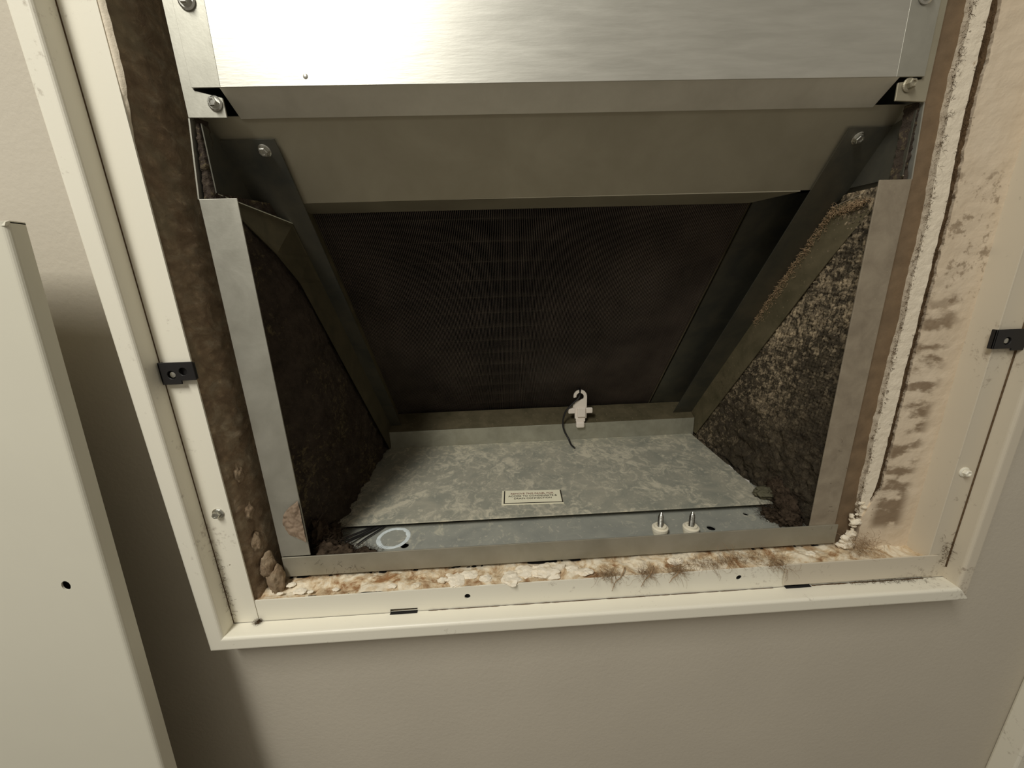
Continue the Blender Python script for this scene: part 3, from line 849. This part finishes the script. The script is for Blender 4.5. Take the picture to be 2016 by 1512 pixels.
# ================================================================== SMALL THINGS
# standoffs lying screw-up on the pan
def standoff(x, y, tilt, label, first=[None]):
    t = thing('nylon_standoff', label, 'standoff', (x, y, 0.0022), 'standoffs with upright screws')
    if first[0] is None:
        V = []; F = []; M = Matrix.Identity(4)
        lathe_into(V, F, [(0.0050, 0), (0.0056, 0.0006), (0.0068, 0.0055), (0.0068, 0.0078), (0.0054, 0.0084), (0.0052, 0.0082), (0.0050, 0.0098), (0.0034, 0.0100), (0.0030, 0.0090)], 24, M)
        a = mobj('nylon_bushing', V, F, NYLON, None, smooth=False)
        V = []; F = []; prof_ = []
        h = 0.0085; k = 0
        while h < 0.0225:
            tp = 1.0 if h < 0.0185 else max(0.25, 1 - (h - 0.0185) / 0.0085)
            prof_ += [(0.0017 * tp, h), (0.0024 * tp, h + 0.0006), (0.0017 * tp, h + 0.0012)]
            h += 0.00135
        prof_.append((0.0003, h + 0.0006))
        lathe_into(V, F, prof_, 14, M)
        b = mobj('threaded_screw', V, F, STEEL, None, smooth=False)
        first[0] = (a, b)
    else:
        a, b = (q.copy() for q in first[0])
        COL.objects.link(a); COL.objects.link(b)
    for q in (a, b):
        q.parent = t; q.location = (0, 0, 0)
    t.rotation_euler = tilt; t.scale = (1.16, 1.16, 1.08)
    return t
standoff(0.1005, 0.0240, (0, 0, 0), 'cream nylon standoff with upright screw, left one of two')
standoff(0.1310, 0.0215, (0, 0.03, 0.6), 'cream nylon standoff with upright screw, right one beside the floor hole')

# white sensor clip on the drain pan sill
sc_ = thing('sensor_clip', 'white plastic sensor clip standing on the drain pan sill', 'clip', (0.068, 0.248, 0.034))
yc = 0.246
# strap with an open hook at the top
hook = []
cx, cz = 0.0672, 0.0815
outer = []
for i in range(0, 15):
    a = math.radians(-15 + i * (250 / 14.0) * 0.5) ; outer.append((cx + 0.0088 * math.cos(a), cz + 0.0098 * math.sin(a)))
# right half + left prong built as two overlapping plates
R = [(0.0595, 0.046), (0.0775, 0.046), (0.0775, cz)]
for i in range(0, 9):
    a = math.radians(i * 80 / 8); R.append((cx + 0.0103 * math.cos(a), cz + 0.0105 * math.sin(a)))
for i in range(8, -1, -1):
    a = math.radians(-30 + i * 110 / 8); R.append((cx + 0.0058 * math.cos(a), cz - .001 + 0.0062 * math.sin(a)))
R += [(0.0640, 0.0745), (0.0588, 0.0735)]
plate('clip_strap', R, [], (0, yc, 0), (1, 0, 0), (0, 0, 1), (0, 0.003, 0), WPLAST, sc_, 0.0003)
L = []
for i in range(0, 7):
    a = math.radians(100 + i * 90 / 6); L.append((cx + 0.0100 * math.cos(a), cz + 0.0102 * math.sin(a)))
for i in range(6, -1, -1):
    a = math.radians(104 + i * 84 / 6); L.append((cx + 0.0058 * math.cos(a), cz + 0.0060 * math.sin(a)))
plate('clip_prong', L, [], (0, yc, 0), (1, 0, 0), (0, 0, 1), (0, 0.003, 0), WPLAST, sc_, 0.0002)
box('cross_arm', 0.0492, 0.0602, yc - 0.001, yc + 0.005, 0.0545, 0.0630, WPLAST, sc_, 0.0014)
box('cross_arm', 0.0768, 0.0868, yc - 0.001, yc + 0.005, 0.0540, 0.0625, WPLAST, sc_, 0.0014)
box('latch_block', 0.0628, 0.0752, yc - 0.0035, yc + 0.001, 0.0490, 0.0640, WPLAST, sc_, 0.0010)
box('strap_neck', 0.0610, 0.0755, yc - 0.001, yc + 0.0035, 0.0405, 0.0475, WPLAST, sc_, 0.0012)
box('lower_tab', 0.0612, 0.0742, yc - 0.004, yc + 0.0035, 0.0315, 0.0412, WPLAST, sc_, 0.0022)
box('side_knob', 0.0562, 0.0600, yc, yc + 0.004, 0.0630, 0.0700, WPLAST, sc_, 0.0014)

def wire(name, pts, r, label, mat=RUBBER, k=6):
    V = []; F = []
    tube_into(V, F, smooth_pts(pts, k), r, 8)
    o = mobj(name, V, F, mat, None, smooth=True)
    return tag(o, label, 'wire')
wire('sensor_wire', [(0.0690, 0.262, 0.0900), (0.0670, 0.2475, 0.0845), (0.0640, 0.2435, 0.0795), (0.0560, 0.2440, 0.0720), (0.0455, 0.2445, 0.0600), (0.0415, 0.2445, 0.0490), (0.0405, 0.2440, 0.0370), (0.0430, 0.2425, 0.0265), (0.0480, 0.2380, 0.0170), (0.0500, 0.2280, 0.0117), (0.0530, 0.2150, 0.0117)], 0.0014, 'thin black wire looping down from the white sensor clip')
wire('control_wire', [(-0.224, 0.036, 0.0075), (-0.214, 0.046, 0.0062), (-0.203, 0.056, 0.0052), (-0.197, 0.064, 0.0048), (-0.190, 0.078, 0.0042)], 0.0012, 'black wire nearest the lint in the left corner of the pan')
wire('control_wire', [(-0.216, 0.032, 0.0085), (-0.206, 0.046, 0.0052), (-0.196, 0.056, 0.0048), (-0.189, 0.064, 0.0045), (-0.178, 0.080, 0.0040)], 0.0013, 'middle black wire of three slipping under the floor plate')
wire('control_wire', [(-0.206, 0.032, 0.0045), (-0.200, 0.042, 0.0044), (-0.190, 0.055, 0.0042), (-0.182, 0.066, 0.0042), (-0.172, 0.078, 0.0040)], 0.0008, 'thinnest black wire of three, nearest the white ring mark')

# lint clumps
def clump(label, cores, n, length, seed, mat, loc):
    t = thing('lint_clump', label, 'lint', loc, 'lint clumps inside the cabinet')
    for i, (c, s) in enumerate(cores):
        b = blob('lint_core', c, s, seed + i, mat, t, 4, 0.55, 2.2)
    st = strands('lint_fibres', [(c, (s[0] * .6, s[1] * .6, s[2] * .6)) for c, s in cores], n, length, 0.00016, seed, mat, t)
    st['kind'] = 'stuff'
    return t
clump('dark fluffy lint clump in the left front corner of the pan',
      [((-0.228, 0.016, 0.012), (.011, .010, .010)), ((-0.214, 0.014, 0.009), (.013, .009, .0085)), ((-0.196, 0.014, 0.006), (.012, .008, .0055)), ((-0.236, 0.026, 0.024), (.006, .010, .014)), ((-0.231, 0.040, 0.012), (.007, .012, .009))], 1500, 0.012, 21, LINT, (-0.215, 0.015, 0.0022))
clump('dark lint clump in the right front corner of the pan',
      [((0.244, 0.040, 0.014), (.008, .014, .012)), ((0.236, 0.026, 0.010), (.009, .010, .008)), ((0.247, 0.060, 0.020), (.005, .014, .014)), ((0.228, 0.040, 0.007), (.007, .010, .005))], 1300, 0.012, 37, LINT, (0.24, 0.04, 0.0022))
gl = liner('grey_lint_flake', srgb(84, 80, 62), srgb(116, 112, 92), srgb(140, 132, 110), 0.9, 1.1)
fk = blob('lint_flake', (0.2385, 0.066, 0.0165), (.011, .009, .0055), 5.5, gl, None, 4, 0.4, 2.0)
tag(fk, 'olive grey lint flake at the right end of the floor plate', 'lint')
# fuzzy fibres on the liners
fz = strands('liner_fuzz', [((-0.2285, 0.05 + 0.03 * (i % 4), 0.03 + 0.028 * (i // 4)), (.0012, .014, .014)) for i in range(16)], 1600, 0.009, 0.00012, 51, LINT, cab, flat=0.9)
fz['kind'] = 'stuff'
fz = strands('liner_fuzz', [((0.2498, 0.03 + 0.035 * (i % 5), 0.03 + 0.026 * (i // 5)), (.0010, .016, .014)) for i in range(20)], 1500, 0.008, 0.00012, 52, LINT, cab, flat=0.9)
fz['kind'] = 'stuff'
# dust hairs over the ledge and flange
t = thing('dust_tuft', 'brown hairy dust strands trailing over the bottom flange', 'dust', (0.10, -0.02, 0.0))
st = strands('dust_hair', [((0.035, -0.020, -0.003), (.006, .002, .0012)), ((0.070, -0.021, -0.003), (.004, .002, .0012)), ((0.098, -0.021, -0.002), (.004, .002, .0012)), ((0.130, -0.016, 0.000), (.014, .003, .0012)), ((0.165, -0.014, 0.001), (.016, .003, .0015)), ((0.192, -0.021, -0.003), (.005, .002, .0015)), ((0.280, -0.012, 0.004), (.008, .003, .005))], 1000, 0.012, 0.00013, 61, LINT2, t, flat=0.6)
st['kind'] = 'stuff'
for i, (x, l) in enumerate([(0.0395, 0.016), (0.066, 0.013), (0.0915, 0.010)]):
    V = []; F = []
    tube_into(V, F, smooth_pts([(x + 0.012, -0.016, 0.0), (x + 0.006, -0.0235, -0.003), (x + 0.001, -0.0246, -0.007), (x - 0.002, -0.0246, -0.004 - l * 0.8)], 4), 0.0006, 6, 0.0002)
    mobj('dust_strand', V, F, LINT2, t, smooth=True)

# crumpled tape on the left flange
tp = thing('tape_scrap', 'crumpled brownish clear tape stuck on the left cabinet flange', 'tape', (-0.241, -0.001, 0.056))
def f_tape(u, v):
    a = -0.2515 + u * 0.0175; b = 0.036 + v * 0.042
    k = 1 - abs(2 * v - 1) ** 2.2
    x = -0.2345 - (1 - u) * 0.0165 * max(0.05, k)
    w = 0.0006 + 0.0022 * abs(fb((x, 0, b), 95, 4, 8)) + 0.0012 * (1 - abs(2 * u - 1)) * k
    return (x, -0.0006 - max(0.0002, w), b)
grid('tape_film', f_tape, 26, 44, TAPE, tp)

# ================================================================== REMOVED DOOR PANEL leaning on the left
dp = thing('door_panel', 'removed white access panel leaning against the wall at left', 'access panel', (-0.328, -0.139, -0.95))
def dq(a, h, d=0.0):
    """a = distance left from the right edge, h = height, d = depth behind the face"""
    y = -0.0794 + 0.065 * h + a * 0.055
    return Vector((-0.3275 - a, y + d, h))
HT = 0.2985; HB = -0.945; WD = 0.52
V = []; F = []
hole = [(0.0295 + 0.0032 * math.cos(2 * math.pi * i / 16), 0.066 + 0.0036 * math.sin(2 * math.pi * i / 16)) for i in range(16)]
bm = bmesh.new(); ed = []
for loop in ([(0.003, HB), (WD, HB), (WD, HT - .003), (0.003, HT - .003)], hole):
    vv = [bm.verts.new(dq(a, h)) for a, h in loop]
    for i in range(len(vv)): ed.append(bm.edges.new((vv[i], vv[(i + 1) % len(vv)])))
bmesh.ops.triangle_fill(bm, use_beauty=True, edges=ed)
bmesh.ops.recalc_face_normals(bm, faces=bm.faces)
r = bmesh.ops.extrude_face_region(bm, geom=list(bm.faces))
bmesh.ops.translate(bm, vec=Vector((0, 0.001, 0)), verts=[g for g in r['geom'] if isinstance(g, bmesh.types.BMVert)])
bmesh.ops.recalc_face_normals(bm, faces=bm.faces)
me = bpy.data.meshes.new('panel_face'); bm.to_mesh(me); bm.free(); me.materials.append(PANELW)
pf = bpy.data.objects.new('panel_face', me); COL.objects.link(pf); put(pf, dp)
# rounded edge + return along the right side
def edge_prof(a_, d_, r=0.003):
    return None
V = []; F = []
prf = [(0.003, 0.0)]
for i in range(1, 6):
    an = i * math.pi / 10; prf.append((0.003 - 0.003 * math.sin(an), 0.003 - 0.003 * math.cos(an)))
prf += [(0.0, 0.0105), (0.0012, 0.0105), (0.0012, 0.004), (0.003, 0.0012)]
n = len(prf)
for h in (HB, HT - 0.0006):
    for a, d in prf: V.append(dq(a, h, d))
for i in range(n): F.append((i, (i + 1) % n, n + (i + 1) % n, n + i))
F.append(tuple(range(n))[::-1]); F.append(tuple(range(n, 2 * n)))
mobj('side_return', V, F, PANELW, dp)
V = []; F = []
for a in (0.0, WD):
    for hh, d in ((HT - 0.003, 0.0), (HT - 0.0009, 0.0009), (HT, 0.003), (HT, 0.0105), (HT - 0.0012, 0.0105), (HT - 0.0012, 0.003), (HT - 0.003, 0.0012)):
        V.append(dq(a, hh, d))
n = 7
for i in range(n): F.append((i, (i + 1) % n, n + (i + 1) % n, n + i))
F.append(tuple(range(n))[::-1]); F.append(tuple(range(n, 2 * n)))
mobj('top_return', V, F, PANELW, dp)
box('hole_liner', -0.3275 - 0.036, -0.3275 - 0.023, -0.0794 + 0.065 * 0.066 + 0.0055, -0.0794 + 0.065 * 0.066 + 0.0065, 0.058, 0.074, DARK, dp, 0)
